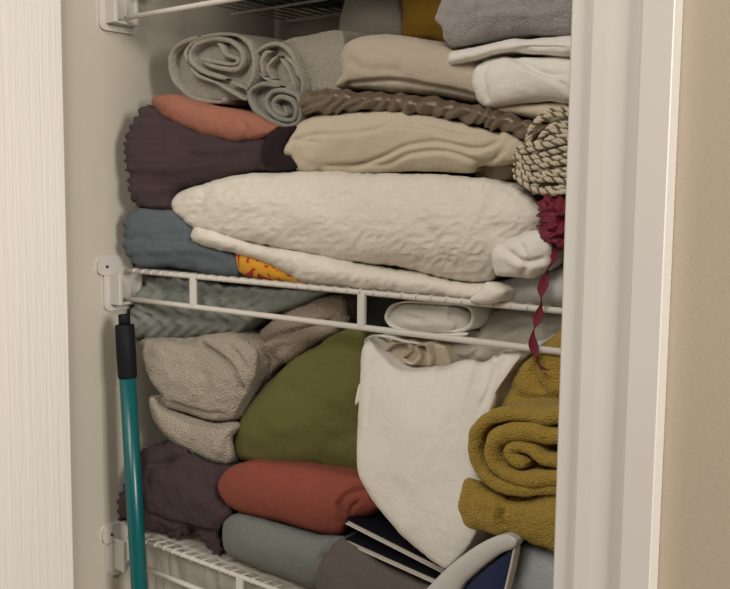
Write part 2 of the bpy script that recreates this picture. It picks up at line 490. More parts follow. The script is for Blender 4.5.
M['paper'] = paint('page_edges', (.50, .47, .41), .8)
M['pale_plastic'] = paint('pale_grey_binding', (.52, .50, .48), .4)
def print_mat():
    m, nt, b = new_mat('yellow_red_print'); L = nt.links; b.inputs['Roughness'].default_value = .9
    tc = N_(nt, 'ShaderNodeTexCoord'); n = N_(nt, 'ShaderNodeTexNoise'); n.inputs['Scale'].default_value = 42; n.inputs['Detail'].default_value = 1; n.inputs['Distortion'].default_value = 1.2
    L.new(tc.outputs['Object'], n.inputs['Vector'])
    cr = N_(nt, 'ShaderNodeValToRGB'); cr.color_ramp.interpolation = 'CONSTANT'
    e = cr.color_ramp.elements; e[0].position = 0; e[0].color = (.38, .03, .015, 1); e[1].position = .42; e[1].color = (.62, .30, .02, 1)
    x = e.new(.66); x.color = (.45, .06, .015, 1)
    L.new(n.outputs['Fac'], cr.inputs[0]); L.new(cr.outputs[0], b.inputs['Base Color']); return m
M['print'] = print_mat()
def film_mat():
    m, nt, b = new_mat('crinkled_clear_plastic'); L = nt.links
    b.inputs['Base Color'].default_value = (.80, .77, .70, 1); b.inputs['Roughness'].default_value = .18
    b.inputs['Alpha'].default_value = .38; b.inputs['Specular IOR Level'].default_value = .8
    return m
M['film'] = film_mat()

# ------------------------------------------------------------------ setting
XW, YB, YS = -1.092, 1.115, 0.807          # left wall face, back wall face, shelf front
ZM, ZB, ZT = 1.394, 1.015, 1.773           # shelf heights
YF, YC = 0.681, 0.665                      # face of the room wall, face of the casing
XJ, XC = -0.3432, -0.2600                  # inner and outer edge of casing
def struct(name, lo, hi, mat, bevel=0):
    g = Geo().box(lo, hi); o = g.build(name, mat, smooth=False, bevel=bevel); tag(o, kind='structure'); return o
struct('floor', (-2.2, -1.6, -.05), (1.6, 1.3, 0), M['floor'])
struct('wall_left', (XW-.1, .72, 0), (XW, YB, 2.44), M['wall_in'])
struct('wall_back', (XW-.1, YB, 0), (-.2, YB+.1, 2.44), M['wall_in'])
struct('wall_right', (-.30, YF+.115, 0), (-.2, YB, 2.44), M['wall_in'])
struct('ceiling', (XW-.1, YF+.115, 2.44), (-.2, YB+.1, 2.5), M['wall_in'])
struct('wall_front', (XJ+.035, YF, 0), (1.6, YF+.115, 2.44), M['wall_room'])
struct('wall_header', (-1.75, YF, 2.07), (XJ+.035, YF+.115, 2.44), M['wall_room'])
struct('wall_front_left', (-1.75, YF, 0), (XW-.001, .7199, 2.07), M['wall_room'])
struct('trim_2', (XJ+.006, YF-.002, 0), (XJ+.0349, YF+.118, 2.0699), M['casing'])   # jamb board
# moulded casing, right of the opening
def prof_extrude(name, prof, z0, z1, mat):
    n = len(prof); V = [(a, b, z0) for a, b in prof]+[(a, b, z1) for a, b in prof]
    F_ = [(i, (i+1) % n, n+(i+1) % n, n+i) for i in range(n)]+[tuple(range(n))[::-1], tuple(range(n, 2*n))]
    o = mesh_object(name, V, F_, mat, smooth=False); tag(o, kind='structure'); return o
w = XC-XJ
cp = [(0, YF-.0005), (0, YC+.0075), (.0015, YC+.0062), (.0165, YC+.0062), (.0178, YC+.0040), (.0200, YC+.0034),
      (.032, YC+.0036), (.044, YC+.0042), (.054, YC+.0050), (.0565, YC+.0052), (.0580, YC+.0008), (.0600, YC), (w-.0008, YC), (w, YC+.0008), (w, YF-.0005)]
prof_extrude('trim_1', [(XJ+a, b) for a, b in cp], 0, 2.07, M['casing'])
# door leaf standing open on the left
g = Geo().box((XW-.028, .02, .012), (XW+.012, .716, 2.04)); d = g.build('door_1', M['door'], smooth=False, bevel=.002); tag(d, kind='structure')

# ------------------------------------------------------------------ wire shelves
XL, XR = XW+.024, -.303
def line(a, b, n=2): return [np.array(a)+(np.array(b)-np.array(a))*t for t in np.linspace(0, 1, n)]
def wire_shelf(z, label, struts):
    root = empty('wire_shelf', ((XL+XR)/2, YS, z), label, 'wire shelf', 'white wire closet shelves')
    def part(name, path, r, seg=8):
        o = tube(path, r, seg).build(name, M['wire']); settle(o, root); return o
    part('front_rod', line((XL, YS, z), (XR, YS, z), 8), .0032, 12)
    part('lip_rod', line((XL, YS-.001, z-.039), (XR, YS-.001, z-.039), 8), .0036, 12)
    part('back_rod', line((XL, YB-.008, z-.001), (XR, YB-.008, z-.001), 8), .003)
    part('middle_rod', line((XL, 1.0, z-.0045), (XR, 1.0, z-.0045), 8), .0022)
    for s in struts:
        g = Geo().box((s-.0052, YS-.0045, z-.038), (s+.0052, YS+.0005, z-.001))
        settle(g.build('lip_strut', M['wire'], smooth=False, bevel=.0012), root)
    first = None
    for i in range(40):
        x = XL+.012+i*.019
        if x > XR-.004: break
        if first is None:
            path = [(x, YS-.0036, z-.002), (x, YS-.0036, z+.001), (x, YS-.0012, z+.0032), (x, YS+.004, z+.0028), (x, YS+.012, z+.0012), (x, .95, z+.0008), (x, YB-.012, z+.0008)]
            first = part('cross_wire', path, .0012, 6); x0 = x
        else:
            c = first.copy(); scene.collection.objects.link(c); c.parent = root
            c.matrix_parent_inverse = first.matrix_parent_inverse.copy(); c.location = (x-x0, 0, 0)
    return root
def sx(px, py): return float(W(px, py, YS)[0])
wire_shelf(ZM, 'middle white wire shelf with double front rail holding the white quilt stack', [sx(194.5, 290), sx(363, 310)])
wire_shelf(ZB, 'bottom white wire shelf at lower left under plum and eucalyptus linens', [sx(241, 592), sx(420, 640)])
wire_shelf(ZT, 'top white wire shelf seen from below at upper edge', [sx(300, -20)])
def bracket(z, label):
    root = empty('shelf_bracket', (XW, .80, z-.02), label, 'bracket', 'white plastic shelf end brackets')
    # screw plate with rounded ends
    def rr(y0, y1, z0, z1, r, n=6):
        P = []
        for (cy, cz, a0) in ((y1-r, z1-r, 0), (y0+r, z1-r, 90), (y0+r, z0+r, 180), (y1-r, z0+r, 270)):
            for k in range(n+1):
                a = math.radians(a0+90*k/n); P.append((cy+r*math.cos(a), cz+r*math.sin(a)))
        return P
    def slab(P, x0, x1):
        n = len(P); V = [(x0, a, b) for a, b in P]+[(x1, a, b) for a, b in P]
        return V, [(i, (i+1) % n, n+(i+1) % n, n+i) for i in range(n)]+[tuple(range(n)), tuple(range(n, 2*n))[::-1]]
    g = Geo(); g.add(*slab(rr(.769, .850, z-.004, z+.019, .007), XW, XW+.006))
    settle(g.build('screw_plate', M['plastic'], smooth=False, bevel=.0015), root)
    g = Geo(); g.add(*slab(rr(.779, .838, z-.054, z+.001, .008), XW, XW+.005))
    g.box((XW+.004, .787, z-.047), (XW+.026, .793, z-.002))
    g.box((XW+.004, .822, z-.047), (XW+.024, .828, z-.002))
    g.box((XW+.004, .789, z-.047), (XW+.022, .826, z-.043))
    settle(g.build('rod_socket', M['plastic'], smooth=False, bevel=.0015), root)
    for yy in (.782, .826):
        P = [(yy+.0022*math.cos(a), z+.006+.0022*math.sin(a)) for a in np.linspace(0, 2*math.pi, 12, endpoint=False)]
        g = Geo(); g.add(*slab(P, XW+.005, XW+.0072)); settle(g.build('screw', M['screw'], smooth=False), root)
bracket(ZM, 'white plastic bracket on left wall carrying the middle wire shelf')
bracket(ZB, 'white plastic bracket on left wall behind the teal pole')
bracket(ZT, 'white plastic bracket on left wall at the top wire shelf')

# ------------------------------------------------------------------ teal pole
pa, pb = W(124, 314, .775), W(139.5, 589, .772)
dr = (pb-pa)/(pa[2]-pb[2]); foot = pa+dr*(pa[2]-.02)
foot = foot
root = empty('broom_pole', tuple(foot-np.array([0, 0, .02])), 'teal pole with black grip leaning upright against the left closet wall', 'pole')
def along(t): return pa+dr*t
settle(tube([along(.055), along(.30), along(.6), foot], .0112, 24).build('teal_tube', M['teal']), root)
settle(tube([along(.014), along(.016), along(.05), along(.084), along(.086)], [.0115, .0128, .0132, .0128, .0118], 24).build('black_grip', M['black']), root)
settle(tube([along(0), along(.001), along(.016)], [.0065, .0078, .0078], 20).build('black_tip', M['black']), root)
settle(tube([foot, foot-np.array([0, 0, .0199])], [.012, .012], 20).build('rubber_foot', M['black']), root)

def thing(name, g, mat, label, cat, group=None, move=True):
    o = g.build(name, mat); tag(o, label, cat, group)
    if move:      # origin at the base of the thing
        me = o.data; co = np.zeros(len(me.vertices)*3); me.vertices.foreach_get('co', co); co = co.reshape(-1, 3)
        c = np.array([(co[:, 0].min()+co[:, 0].max())/2, (co[:, 1].min()+co[:, 1].max())/2, co[:, 2].min()])
        co -= c; me.vertices.foreach_set('co', co.ravel()); me.update(); o.location = c
    return o
def child(name, g, mat, parent, label=None):
    o = g.build(name, mat); o.parent = parent; o.matrix_parent_inverse = Matrix.Translation(-Vector(parent.location))
    if label: o['label'] = label
    return o
def S(pts, k, ox, oy): return [(ox+a/k, oy+b/k) for a, b in pts]
A1 = lambda pts: S(pts, 3.042, 100, 0)
A2 = lambda pts: S(pts, 2.808, 320, 0)
A3 = lambda pts: S(pts, 2.92, 90, 140)
A4 = lambda pts: S(pts, 2.677, 320, 140)
A5 = lambda pts: S(pts, 2.808, 90, 280)
A6 = lambda pts: S(pts, 3.042, 330, 290)
A7 = lambda pts: S(pts, 2.92, 90, 430)
A8 = lambda pts: S(pts, 2.92, 320, 430)
def lean(y0, y1, a0, a1):
    """front plane that comes forward from y1 to y0 towards the left wall"""
    return lambda a, b: y0+(y1-y0)*np.clip((a-a0)/(a1-a0), 0, 1)
soft = [('f', .0035, (14, 14, 22)), ('f', .0012, (50, 50, 70))]
softer = [('f', .002, (14, 14, 22)), ('f', .0007, (50, 50, 70))]

# ================================================================== MIDDLE SHELF
def ridge_x(P, Q): return .0016*ridged(np.stack([Q[:, 0]*.012, Q[:, 1]*.085, Q[:, 0]*0], -1), 2)*np.clip((330-Q[:, 0])/150, .3, 1)
# blue-grey scalloped quilt
g = blob(A3([(112,215),(140,198),(200,203),(245,205),(300,255),(330,300),(400,330),(430,345),(436,395),(400,398),(250,381),(150,370),(118,345),(104,290),(103,250)]),
         lean(.799, .833, 122, 190), .26, .016, .55, noise=soft, seed=3, fn=ridge_x, scallop=(4.2, 10.5, lambda a, b: a < 134),
         creases=[(A3([(125,290),(200,296),(300,300),(380,320)]), .0025, 3, .002, 8)])
thing('quilt', g, M['blue'], 'blue-grey folded quilt with wavy left edge lying directly on the middle wire shelf', 'quilt')
# plum quilt
g = blob(A3([(100,20),(120,-40),(160,-95),(185,-90),(240,-62),(330,-40),(430,-20),(520,-15),(600,-30),(612,30),(600,88),(560,92),(440,96),(340,118),(262,140),(235,185),(240,205),(190,203),(150,190),(128,165),(108,110),(95,60)]),
         lean(.799, .838, 122, 190), .25, .022, .55, noise=soft, seed=5, fn=ridge_x, scallop=(4.2, 9.5, lambda a, b: a < 150),
         creases=[(A3([(170,-60),(260,0),(300,40),(420,60)]), .002, 5), (A3([(520,-20),(530,40),(500,90)]), .004, 6), (A3([(120,120),(180,130),(240,120)]), .002, 5)])
pq = thing('quilt', g, M['plum'], 'dark plum folded quilt with wavy edge on top of the blue-grey quilt', 'quilt')
g = blob([(262,146),(268,134),(280,128),(295,127),(288,140),(284,152),(294,160),(297,168),(280,171),(262,163)], .824, .06, .008, .6, noise=softer, seed=6)
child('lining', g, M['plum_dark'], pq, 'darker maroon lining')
# salmon cloth
g = blob(A1([(160,305),(185,290),(230,290),(300,312),(400,330),(470,345),(520,372),(545,385),(515,415),(470,425),(400,430),(330,415),(240,385),(175,350)]),
         .835, .16, .022, .6, noise=softer, seed=8,
         creases=[(A1([(428,370),(445,395),(440,425)]), .004, 2.5, .003, 8), (A1([(470,375),(500,385),(505,415)]), .003, 2.5)])
thing('folded_cloth', g, M['salmon'], 'salmon pink folded cloth lying on the dark plum quilt', 'cloth')
# big grey roll
D = (.05, 1, .02)
def roll(core, paths, y, depth, thick, mat, label, cat='towel', group=None, seed=1, dirv=D, name='rolled_towel', noise=None, coredep=.014):
    g = Geo(); nz = noise if noise is not None else [('f', .0012, (30, 30, 30))]
    blob(core, y+coredep, depth-.01, .004, .5, noise=nz, seed=seed, dirv=dirv, geo=g)
    for i, pth in enumerate(paths):
        t = thick
        if isinstance(pth, tuple): pth, t = pth
        ribbon(pth, y, depth, t, dirv, nz, seed+i, geo=g, ywob=.003)
    return thing(name, g, mat, label, cat, group)
roll(A1([(222,190),(240,145),(300,108),(380,104),(445,120),(468,165),(465,230),(445,300),(370,305),(290,300),(240,262)]),
     [A1([(352,130),(368,140),(380,165),(415,178),(422,188),(400,196),(340,186),(305,178)]),
      A1([(310,186),(345,202),(400,212),(425,205),(434,180),(425,150),(395,125),(350,118),(300,132),(276,160),(280,190),(320,220),(380,240)]),
      A1([(268,188),(262,160),(285,128),(345,106),(410,106),(455,135),(472,190),(468,240),(450,275)]),
      (A1([(272,205),(300,232),(360,255),(410,285),(445,302),(446,272),(400,250)]), 4),
      A1([(300,112),(250,132),(222,160),(214,205),(225,250),(262,288),(310,306),(368,310),(372,292)])],
     .845, .13, 5.2, M['grey_terry'], 'large loosely rolled grey towel at the top left, resting on the salmon cloth', seed=11)
roll(A1([(478,200),(488,155),(540,135),(590,112),(660,104),(740,100),(740,268),(690,290),(615,288),(560,262),(500,238)]),
     [A1([(615,290),(560,262),(500,238),(473,205),(478,165),(505,140),(545,134),(580,160),(600,200),(616,250),(618,292)]),
      A1([(500,232),(492,190),(505,160),(520,158)]), A1([(520,240),(512,205),(530,180),(548,170)]),
      A1([(548,178),(572,205),(590,250),(598,278)]), A1([(560,170),(590,200),(606,240)])],
     .85, .14, 4.5, M['grey_waffle'], 'ribbed grey-beige rolled towel right of the large grey roll', seed=14, dirv=(.12, 1, .06))
roll(A1([(455,290),(470,262),(510,255),(570,265),(615,290),(618,340),(600,375),(560,385),(500,360),(462,325)]),
     [A1([(560,325),(572,345),(560,350),(535,335),(530,310),(550,295),(585,305),(600,335),(588,365),(550,362),(515,335),(508,305),(525,280),(560,275),(600,290),(616,325),(606,370),(572,384),(520,368),(475,335),(455,300),(462,272),(500,256),(550,262)])],
     .84, .13, 5, M['cool_grey'], 'small tightly rolled cool grey towel tucked under the ribbed roll', seed=17)
# bronze ruched satin
def ruche(P, Q):
    s = (Q[:, 0]*.62+Q[:, 1]*.9); n = noise3(np.stack([Q[:, 0]*.04, Q[:, 1]*.06, Q[:, 0]*0], -1), 4)
    n2 = noise3(np.stack([Q[:, 0]*.11, Q[:, 1]*.2, Q[:, 0]*0], -1), 9)
    return .0030*np.abs(np.sin(s*.30+n*2.4))+.0022*n2
g = blob([(300,100),(303,94),(318,91),(345,92),(375,94),(420,98),(460,104),(500,113),(530,123),(549,131),(545,139),(530,142),(512,134),(480,124),(440,116),(400,112),(360,110),(320,112),(305,112)],
         .83, .20, .018, .8, fn=ruche, seed=21, res=1.2, spine=[(310,102),(360,101),(420,107),(480,115),(535,133)])
thing('satin_coverlet', g, M['bronze'], 'bronze ruched satin coverlet folded thin between two cream linens', 'coverlet')
# cream folded sheet below bronze
g = blob(A2([(-105,430),(-95,395),(-60,350),(0,322),(100,314),(250,314),(330,325),(430,350),(500,370),(560,385),(592,405),(568,440),(540,462),(440,462),(425,482),(300,478),(150,482),(0,480),(-65,478),(-78,440),(-95,442)]),
         .835, .24, .026, .6, noise=softer, seed=24,
         creases=[(A2([(-90,400),(-20,380),(60,378),(150,368),(210,348)]), .005, 2.2, .005, 10),
                  (A2([(-80,440),(-70,400),(0,398)]), .003, 2.2),
                  (A2([(210,350),(300,360),(400,382),(500,375)]), .004, 2.5, .004, 9),
                  (A2([(0,470),(100,468),(180,440),(240,412),(330,400),(440,420),(500,400),(505,380)]), .006, 2.4, .006, 10),
                  (A2([(70,470),(180,462),(260,430),(360,425),(470,455),(520,420)]), .004, 2.4, .003, 8)])
thing('folded_sheet', g, M['cream'], 'cream folded sheet with loose folds lying between bronze coverlet and white quilt', 'sheet')
# dark maroon garment in the gap
g = blob([(424,168),(432,153),(450,155),(470,160),(482,166),(480,180),(450,184),(425,181)], .87, .15, .01, .6, noise=soft, seed=26)
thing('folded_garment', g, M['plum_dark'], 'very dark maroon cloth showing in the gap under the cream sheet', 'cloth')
g = blob([(470,170),(478,162),(500,158),(514,164),(512,176),(500,183),(478,181)], .86, .12, .01, .6, noise=soft, seed=27)
thing('folded_cloth', g, M['cream2'], 'small tan folded cloth beside the dark maroon cloth', 'cloth')
# thick cream blanket
g = blob(A2([(42,235),(62,205),(58,160),(75,120),(120,102),(200,98),(280,105),(380,135),(450,170),(480,215),(520,262),(500,300),(440,290),(330,272),(200,262),(100,252),(45,248)]),
         .85, .22, .032, .6, noise=softer, seed=31,
         creases=[(A2([(60,238),(200,226),(350,250),(470,280)]), .005, 2.5, -.004, 9), (A2([(65,160),(120,190),(240,200)]), .002, 5)])
thing('folded_blanket', g, M['cream2'], 'thick oat-coloured folded blanket resting on the bronze coverlet', 'blanket')
# tan sheet right
g = blob(A2([(450,292),(520,298),(600,290),(700,285),(720,330),(690,345),(640,345),(560,322),(500,312)]), .835, .18, .016, .6, noise=softer, seed=33,
         creases=[(A2([(650,330),(655,305),(700,298)]), .005, 3, .004, 8)])
thing('folded_sheet', g, M['cream'], 'tan folded sheet end under the white sheet at upper right', 'sheet')
# white sheet two layers
g = blob(A2([(428,235),(436,195),(470,168),(540,158),(620,160),(720,170),(720,280),(640,282),(560,288),(500,300),(465,300),(440,275)]), .83, .20, .022, .6, noise=softer, seed=35,
         creases=[(A2([(540,160),(600,190),(660,225),(700,250)]), .003, 3, .003, 8), (A2([(470,168),(455,215),(470,298)]), .0035, 4), (A2([(560,180),(620,205),(700,215)]), .004, 2.5, .004, 9)])
blob(A2([(362,160),(372,145),(430,132),(520,112),(620,105),(720,100),(720,155),(640,152),(560,148),(500,155),(440,170),(380,180),(364,174)]), .825, .20, .018, .6, noise=softer, seed=36, geo=g,
     creases=[(A2([(530,150),(600,135),(700,140)]), .003, 2.5, .003, 8)])
o = thing('folded_sheet', g, M['white'], 'white folded sheet in two layers beneath the lilac-grey fleece', 'sheet')
# fleece
g = blob(A2([(318,55),(340,10),(360,-30),(420,-60),(560,-70),(720,-70),(725,60),(715,98),(640,105),(560,100),(480,112),(420,125),(372,135),(348,110),(345,80)]),
         .835, .2, .03, .6, noise=soft, seed=38, creases=[(A2([(335,60),(400,40),(520,20),(680,10)]), .002, 6), (A2([(420,70),(520,60),(700,50)]), .0015, 6)])
thing('folded_fleece', g, M['lilac_grey'], 'lilac-grey fleece folded at the top right of the stack', 'blanket')
# mustard cloth behind
g = blob([(398,-15),(402,8),(404,36),(430,40),(455,42),(462,0),(455,-20),(420,-25)], .93, .14, .02, .6, noise=softer, seed=40)
thing('folded_cloth', g, M['mustard_flat'], 'dark mustard cloth far back behind the lilac-grey fleece', 'cloth')
g = blob([(340,38),(344,5),(350,-6),(385,-8),(402,0),(404,38),(380,42),(350,42)], .95, .12, .02, .6, noise=softer, seed=41)
thing('folded_cloth', g, M['grey_terry'], 'grey cloth far back beside the dark mustard cloth', 'cloth')
# big white matelasse quilt
def puff(P, Q):
    return .0016*noise3(np.stack([Q[:, 0]*.03, Q[:, 1]*.06, Q[:, 0]*0], -1), 6)+.0008*ridged(np.stack([Q[:, 0]*.10+Q[:, 1]*.05, Q[:, 1]*.16, Q[:, 0]*0], -1), 8)
g = Geo()
blob([(170,205),(176,194),(205,183),(240,175),(290,173),(350,173),(420,175),(480,178),(505,183),(530,196),(543,215),(535,235),(515,248),(498,260),(492,278),(470,283),(440,278),(400,268),(350,262),(300,252),(250,243),(210,232),(188,225)],
     .84, .25, .055, .62, fn=puff, seed=43, geo=g, res=1.6,
     creases=[([(420,215),(435,245),(450,272)], .003, 6), ([(188,222),(200,205),(206,190)], .003, 5), ([(500,190),(485,215),(500,235)], .003, 7)])
blob([(192,238),(198,226),(215,229),(260,243),(310,252),(360,262),(410,270),(450,279),(488,282),(502,290),(496,300),(470,303),(430,298),(380,292),(330,288),(300,281),(270,266),(240,256),(205,247)],
     .838, .25, .042, .7, fn=puff, seed=44, geo=g, res=1.6)
quilt = thing('white_quilt', g, M['white_mat'], 'large white textured quilt folded thick across the middle shelf front', 'quilt')
g = blob([(492,270),(494,252),(505,243),(530,232),(548,236),(550,262),(535,275),(510,278),(496,277)], .80, .09, .02, .6, noise=soft, seed=46,
         creases=[([(505,250),(525,262),(548,258)], .006, 3, .005, 8), ([(520,240),(528,260),(522,276)], .004, 3)])
blob([(488,283),(480,292),(470,300),(485,304),(500,300),(506,290)], .80, .05, .012, .6, noise=softer, seed=48, geo=g)
child('turned_corner', g, M['white'], quilt, 'smooth white turned-back quilt corner')
# yellow red print
g = blob([(236,262),(237,254),(255,256),(275,264),(300,274),(325,283),(322,288),(290,283),(255,278),(240,273)], .83, .2, .012, .6, noise=softer, seed=49)
thing('printed_cloth', g, M['print'], 'yellow and red printed cloth peeking out under the white quilt', 'cloth')
# grey white sheet right
g = blob([(498,300),(496,288),(505,280),(530,272),(575,266),(580,306),(540,306),(510,304)], .84, .2, .03, .7, noise=softer, seed=51)
thing('folded_sheet', g, M['white_dull'], 'smooth pale grey folded sheet on middle shelf beside the door jamb', 'sheet')

# ------------------------------------------------------------------ cord bundle
def rope(path, r, tw=.008, g=None, ph=0):
    P = resample(np.asarray(path), max(12, int(polylen(np.asarray(path), False)/.0011)), False)
    T = np.gradient(P, axis=0); T /= np.linalg.norm(T, axis=1, keepdims=True)
    ref = np.array([.3, -1, .2]); U = np.cross(T, ref); U /= np.linalg.norm(U, axis=1, keepdims=True); Vv = np.cross(T, U)
    s = np.arange(len(P))*.0011
    for k in range(3):
        a = 2*math.pi*(s/tw)+k*2*math.pi/3+ph
        tube(P+(U*np.cos(a)[:, None]+Vv*np.sin(a)[:, None])*r*.55, r*(.62 if k < 2 else .5), 6, geo=g, mi=0 if k < 2 else 1)
rnd = random.Random(4)
g = Geo()
blob([(515,172),(522,150),(540,132),(560,118),(580,112),(580,196),(550,196),(530,192)], .83, .14, .012, .6, geo=g, mi=1)
for i in range(19):
    t = i/18
    # loops of cord fanning from upper right to lower left
    x0, y0 = 572-4*rnd.random(), 112+t*80
    a = (526+rnd.uniform(-6, 4)-abs(t-.5)*-10, 150+t*38)
    pts = [(x0+8, y0), (552+rnd.uniform(-5, 5), y0+rnd.uniform(-4, 12)), (535+rnd.uniform(-5, 5), min(190, y0+rnd.uniform(8, 30))), (max(516, a[0]), min(192, a[1]+rnd.uniform(-6, 8)))]
    c = resample(catmull(pts, False, 2), 18, False)
    yy = .812-.006*rnd.random()
    P = np.array([W(c[j][0], c[j][1], yy-.010*math.sin(j/17*math.pi)) for j in range(18)])
    rope(P, .0026, .010, g, rnd.random()*6)
for i in range(9):
    t = i/8
    pts = [(514+rnd.uniform(0, 6), 176-t*26), (530, 186-t*38+rnd.uniform(-4, 4)), (550, 192-t*52+rnd.uniform(-6, 6)), (578, 190-t*60)]
    c = resample(catmull(pts, False, 2), 18, False); yy = .803
    P = np.array([W(c[j][0], c[j][1], yy-.008*math.sin(j/17*math.pi)) for j in range(18)])
    rope(P, .0026, .010, g, rnd.random()*6)
thing('cord_bundle', g, [M['cord_light'], M['cord_dark']], 'bundle of twisted cream and brown cord beside the right door jamb', 'cord')
# ------------------------------------------------------------------ crimson ribbon
g = Geo()
def frill(P, Q): return .0045*ridged(np.stack([Q[:, 0]*.13, Q[:, 1]*.16, Q[:, 0]*0], -1), 3)
blob([(541,206),(548,198),(556,200),(575,205),(575,245),(553,246),(540,241),(528,246),(524,240),(534,234),(542,225)], .80, .05, .018, .7, fn=frill, seed=60, geo=g, res=1.2)
rb = thing('crimson_ribbon', g, M['crimson'], 'crumpled crimson ribbon spilling over the shelf beside the door jamb', 'ribbon')
c = resample(catmull([(556,246),(551,262),(546,276),(541,292),(541,305),(537,322),(533,335),(534,350),(537,362),(545,370)], False, 1), 90, False)
G_ = []
for i, (a, b) in enumerate(c):
    s = i/89; y0 = .792 if s > .25 else .792+.0*(1-s)
    Pc = W(a, b, y0); ph = s*math.pi*4.2+.3; hw = .0075*(.35+.65*abs(math.sin(ph)))
    if s > .9: hw *= 1.0
    ax = np.array([math.sin(ph)*.95*math.cos(.6), math.sin(ph)*-.25+math.cos(ph)*.5, 0])
    row = []
    for k in range(7):
        v = (k/6-.5)*2; row.append(Pc+ax*hw*v+np.array([0, .0006*math.cos(v*9), 0]))
    G_.append(row)
g = Geo(); g.add(np.array(G_).reshape(-1, 3), grid_faces(90, 7, False)); o = child('hanging_streamer', g, M['crimson'], rb)
sm = o.modifiers.new('thickness', 'SOLIDIFY'); sm.thickness = .0008

# dark blanket on the top shelf, seen through its wires
g = Geo(); V0 = [(XL+.10, .84), (XR-.03, .84), (XR-.03, YB-.03), (XL+.10, YB-.03)]
P2 = resample(catmull(V0, True, .01), 60)
rg = []
for (zz, sc_) in ((.004, .9), (.0045, .97), (.012, 1), (.05, 1.01), (.10, 1.0), (.16, .98), (.175, .93), (.178, .5), (.178, .02)):
    c_ = P2.mean(0); rg.append([(c_[0]+(x-c_[0])*sc_, c_[1]+(y_-c_[1])*sc_, ZT+zz+.0015*math.sin(k*.9)*(zz > .01)) for k, (x, y_) in enumerate(P2)])
g.add(np.array(rg).reshape(-1, 3), grid_faces(len(rg), 60)+[tuple(range(60))[::-1]])
thing('folded_blanket', g, M['dark_green'], 'dark grey-green blanket lying on the top wire shelf, seen from below through its wires', 'blanket')

# ================================================================== BOTTOM SHELF
# sage knit blanket
def cable(P, Q):
    r = np.sin(Q[:, 0]*.42+2.2*np.sin(Q[:, 1]*.17))*np.sin(Q[:, 1]*.30+Q[:, 0]*.05)
    return .0030*r*np.clip((275-Q[:, 0])/50, 0, 1)
g = blob(A5([(108,130),(115,90),(145,20),(180,-5),(260,-5),(420,20),(560,28),(660,30),(600,60),(530,85),(470,110),(425,145),(380,150),(300,160),(220,168),(160,165),(125,155)]),
         lean(.816, .845, 126, 170), .2, .016, .6, fn=cable, noise=softer, seed=63, scallop=(2.5, 8, lambda a, b: a < 150 or b > 333),
         creases=[(A5([(150,45),(230,25),(330,40),(440,30)]), .005, 3, .004, 8), (A5([(290,95),(360,85),(440,55),(530,30)]), .004, 3, .004, 9), (A5([(120,115),(200,100),(290,110),(400,130)]), .004, 3, .003, 8), (A5([(430,90),(500,50),(560,35)]), .004, 2.5)])
thing('knit_blanket', g, M['sage'], 'sage grey knitted blanket bunched under the middle shelf at left', 'blanket')
# beige plush towel upper
g = Geo()
blob(A5([(130,170),(170,165),(250,168),(330,158),(390,150),(440,170),(470,200),(470,250),(445,330),(430,365),(400,395),(350,395),(280,380),(210,355),(180,320),(150,270),(132,215)]),
     lean(.81, .83, 135, 190), .22, .026, .6, noise=soft, seed=66, geo=g, res=1.4,
     creases=[(A5([(140,175),(135,220),(155,275),(205,345)]), .009, 2.2, -.004, 10), (A5([(300,165),(350,205),(400,255),(440,330)]), .007, 2.2, -.010, 22), (A5([(300,240),(320,300),(310,360)]), .003, 6),
              (A5([(375,168),(420,215),(445,262)]), .004, 2), (A5([(340,188),(395,235),(420,275)]), .003, 1.8), (A5([(215,345),(290,370),(370,385)]), .005, 2.5)])
tow = thing('bath_towel', g, M['taupe_terry'], 'oatmeal plush bath towel folded beside the black pole grip, topmost of the two', 'towel')
g = blob(A5([(172,330),(200,350),(260,375),(350,395),(405,398),(420,410),(400,440),(405,500),(385,522),(340,508),(290,488),(235,455),(190,405),(172,365)]),
         lean(.815, .84, 150, 190), .22, .03, .6, noise=soft, seed=68, creases=[(A5([(180,345),(260,385),(340,402),(400,405)]), .004, 3), (A5([(400,420),(385,460),(375,510)]), .004, 4)])
thing('bath_towel', g, M['taupe_terry'], 'oatmeal plush bath towel under the other, above the plum bundle', 'towel')
# taupe roll going back right
g = Geo()
blob(A5([(420,300),(428,240),(445,200),(480,150),(530,100),(600,55),(690,40),(720,60),(718,110),(690,140),(640,165),(590,210),(540,245),(500,280),(465,310),(440,330),(425,325)]),
     .87, .18, .03, .6, noise=soft, seed=70, geo=g,
     creases=[(A5([(455,190),(500,170),(560,150),(640,130),(690,110)]), .010, 3, .010, 14), (A5([(450,215),(490,215),(500,245),(480,275),(455,262)]), .009, 2.5, .005, 8), (A5([(540,240),(520,210),(560,170)]), .005, 4)])
thing('rolled_blanket', g, M['taupe_dark'], 'taupe velour blanket rolled behind the oatmeal towels above the olive cushion', 'blanket')
# blue-grey and dark behind
g = blob([(345,340),(330,300),(340,288),(372,290),(398,296),(400,342),(370,346)], .93, .1, .02, .6, noise=softer, seed=71)
thing('folded_cloth', g, M['slate'], 'slate blue-grey cloth far back seen between the front rails', 'cloth')
# olive cushion
g = blob([(232,452),(235,436),(244,412),(262,388),(290,364),(320,344),(345,331),(360,329),(367,340),(366,380),(364,420),(368,468),(356,473),(320,469),(280,466),(246,462)],
         .852, .2, .036, .75, noise=[('f', .004, (10, 10, 14)), ('f', .0008, (45, 45, 45))], seed=73,
         creases=[([(240,455),(300,440),(352,442)], .0012, 9), ([(300,362),(330,400),(352,430)], .0012, 10)])
thing('cushion', g, M['olive'], 'olive green cushion leaning between the oatmeal towels and the white bag', 'cushion')
